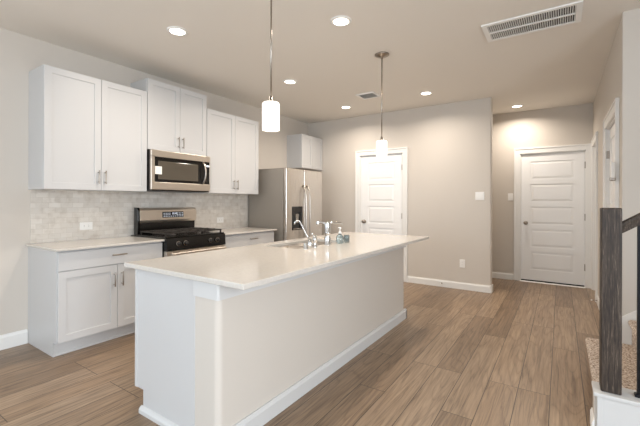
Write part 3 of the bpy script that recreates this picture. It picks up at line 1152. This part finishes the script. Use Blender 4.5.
# ------------------------------------------------------------------ switches and outlets
def plate_y(name, x, z, w, h, y, gangs, label, cat, toggle):
    """plate on a wall facing -Y"""
    t = thing(name, (x, y, z), label, cat)
    p = MB().box(x - w / 2, x + w / 2, y - .006, y, z - h / 2, z + h / 2, .003).build('cover_plate', 'white', t)
    for k in range(gangs):
        cx = x + (k - (gangs - 1) / 2) * .046
        if toggle:
            MB().box(cx - .0165, cx + .0165, y - .0085, y - .005, z - .033, z + .033, .002).build('rocker', 'white', t)
        else:
            for s in (-1, 1):
                MB().box(cx - .016, cx + .016, y - .0075, y - .005, z + s * .02 - .0135, z + s * .02 + .0135, .002).build('receptacle', 'white', t)
                m = MB()
                for dx in (-.006, .006):
                    m.box(cx + dx - .001, cx + dx + .001, y - .0081, y - .0074, z + s * .02 - .002, z + s * .02 + .006)
                m.build('contact_slots', 'slot', t)
    return t


plate_y('light_switch', -0.957, 1.358, .118, .115, YB, 2, 'white double rocker light switch near the rounded wall corner', 'light switch', True)
plate_y('light_switch', -0.687, 1.357, .075, .118, YF, 1, 'white single light switch beside the front door casing', 'light switch', True)
plate_y('wall_outlet', -1.19, .375, .075, .118, YB, 1, 'white electrical outlet low on the beige wall below the light switch', 'outlet', False)


def plate_x(y, z, label):
    t = thing('wall_outlet', (XL + .008, y, z), label, 'outlet', 'outlets in the tile backsplash')
    x = XL + .008
    MB().box(x, x + .006, y - .058, y + .058, z - .038, z + .038, .003).build('cover_plate', 'white', t)
    for s in (-1, 1):
        MB().box(x + .005, x + .0075, y + s * .02 - .0135, y + s * .02 + .0135, z - .016, z + .016, .002).build('receptacle', 'white', t)
        m = MB()
        for dz in (-.006, .006):
            m.box(x + .0074, x + .0081, y + s * .02 - .004, y + s * .02 + .004, z + dz - .001, z + dz + .001)
        m.build('contact_slots', 'slot', t)


plate_x(1.69, 1.02, 'white outlet in the tile backsplash between the open end and the range')
plate_x(3.395, 1.01, 'white outlet in the tile backsplash between the range and the refrigerator')

ds_ = thing('door_stop', (-1.48, YB - .014, .054), 'small spring door stop on the baseboard below the outlet', 'door stop')
MB().lathe((-1.48, YB - .0135, .054), [(0, 0), (.011, 0), (.011, .004), (.005, .006), (.005, .045), (0, .046)], (0, -1, 0), 14).build('spring', 'nickel', ds_)
MB().lathe((-1.48, YB - .058, .054), [(0, 0), (.008, 0), (.008, .014), (0, .016)], (0, -1, 0), 14).build('tip', 'white', ds_)
ds_ = thing('door_stop', (XR - .014, 5.62, .054), 'small spring door stop on the baseboard of the hall closet wall', 'door stop')
MB().lathe((XR - .0135, 5.62, .054), [(0, 0), (.011, 0), (.011, .004), (.005, .006), (.005, .05), (0, .051)], (-1, 0, 0), 14).build('spring', 'nickel', ds_)
MB().lathe((XR - .063, 5.62, .054), [(0, 0), (.008, 0), (.008, .014), (0, .016)], (-1, 0, 0), 14).build('tip', 'white', ds_)

# ------------------------------------------------------------------ stairs
ST = thing('staircase', (1.0, 3.05, 0), 'carpeted staircase with white sides rising beside the pale wall', 'staircase')
NS, RI, RU, SX = 8, .19, .262, .166
for k in range(NS):
    xa_ = SX + k * RU
    zt = RI * (k + 1)
    z0_ = 0 if k == 0 else RI * k - .03
    x_end = min(xa_ + RU + .06, XE)
    # rounded nosing, riser pulled back under it
    prof = [(xa_ + .022, z0_), (xa_ + .022, zt - .05)] + [(xa_ + .014 - .0145 * math.sin(a) , zt - .022 - .022 * math.cos(a)) for a in [i * PI / 6 for i in range(0, 7)]] + [(x_end, zt), (x_end, z0_)]
    o = MB().prism(prof, 'y', 2.588, YS - .016).build('step', 'carpet', ST)
    o['label'] = 'speckled brown carpet step'
XK = .40
sl = RI / RU
kx1 = XE - .02
kz = lambda x: .222 + max(0, x - XK) * sl
MB().prism([(.165, 0), (kx1, 0), (kx1, kz(kx1)), (XK, .222), (.165, .222)], 'y', 2.462, 2.586).build('knee_wall', 'satin', ST)
MB().prism([(.150, .222), (XK, .222), (kx1, kz(kx1)), (kx1, kz(kx1) + .02), (XK - .004, .242), (.150, .242)], 'y', 2.446, 2.602, .004).build('cap_board', 'satin', ST)
o = MB().box(.155, .1655, 2.466, 2.582, 0, .221).build('end_face', 'wall', ST)
b = MB()
b.box(.166, .192, 2.452, 2.463, 0, .222, .002)
b.box(.192, kx1, 2.452, 2.463, 0, .06, .002)
b.build('face_frame', 'satin', ST)
b = MB()
b.prism([(.155 - u, v) for u, v in base_profile(.012, .09)], 'y', 2.45, 2.595)
b.build('baseboard', 'trim', ST)
MB().prism([(.30, 0), (kx1, 0), (kx1, .40 + (kx1 - .40) * sl), (.412, .408), (.37, .37), (.30, .30)], 'y', YS - .016, YS - .001).build('skirt_board', 'trim', ST)

RL = thing('stair_railing', (.23, 2.525, .242), 'dark wood newel post with handrail and black iron balusters on the stair wall', 'railing')
MB().box(.1825, .2725, 2.48, 2.57, .242, 1.241, .007, 3).build('newel_post', 'newel', RL)
hz = lambda x: 1.158 + (x - .2725) * .66
rp = []
xe = 1.95
pr_ = [(-.028, -.0), (-.030, -.012), (-.024, -.03), (-.018, -.055), (.018, -.055), (.024, -.03), (.030, -.012), (.028, 0), (.016, .008), (-.016, .008)]
b = bmesh.new()
A = [b.verts.new((.2715, 2.525 + u, hz(.2715) + w_)) for u, w_ in pr_]
B = [b.verts.new((xe, 2.525 + u, hz(xe) + w_)) for u, w_ in pr_]
for k in range(len(pr_)):
    k2 = (k + 1) % len(pr_)
    b.faces.new((A[k], A[k2], B[k2], B[k]))
b.faces.new(A[::-1])
b.faces.new(B)
bmesh.ops.recalc_face_normals(b, faces=b.faces)
m = MB()
m.bm.free()
m.bm = b
m.build('handrail', 'newel', RL)
for k in range(13):
    xk = .3475 + k * .122
    zb = kz(xk) + .02
    bl = MB().box(xk - .0095, xk + .0095, 2.5155, 2.5345, zb - .005, hz(xk) - .045).build('baluster', 'iron', RL)
    if k < 2:
        MB().box(xk - .02, xk + .02, 2.505, 2.545, zb - .002, zb + .016, .006).build('shoe', 'iron', bl)

# smooth-by-angle for lathed and bevelled meshes is already set per face
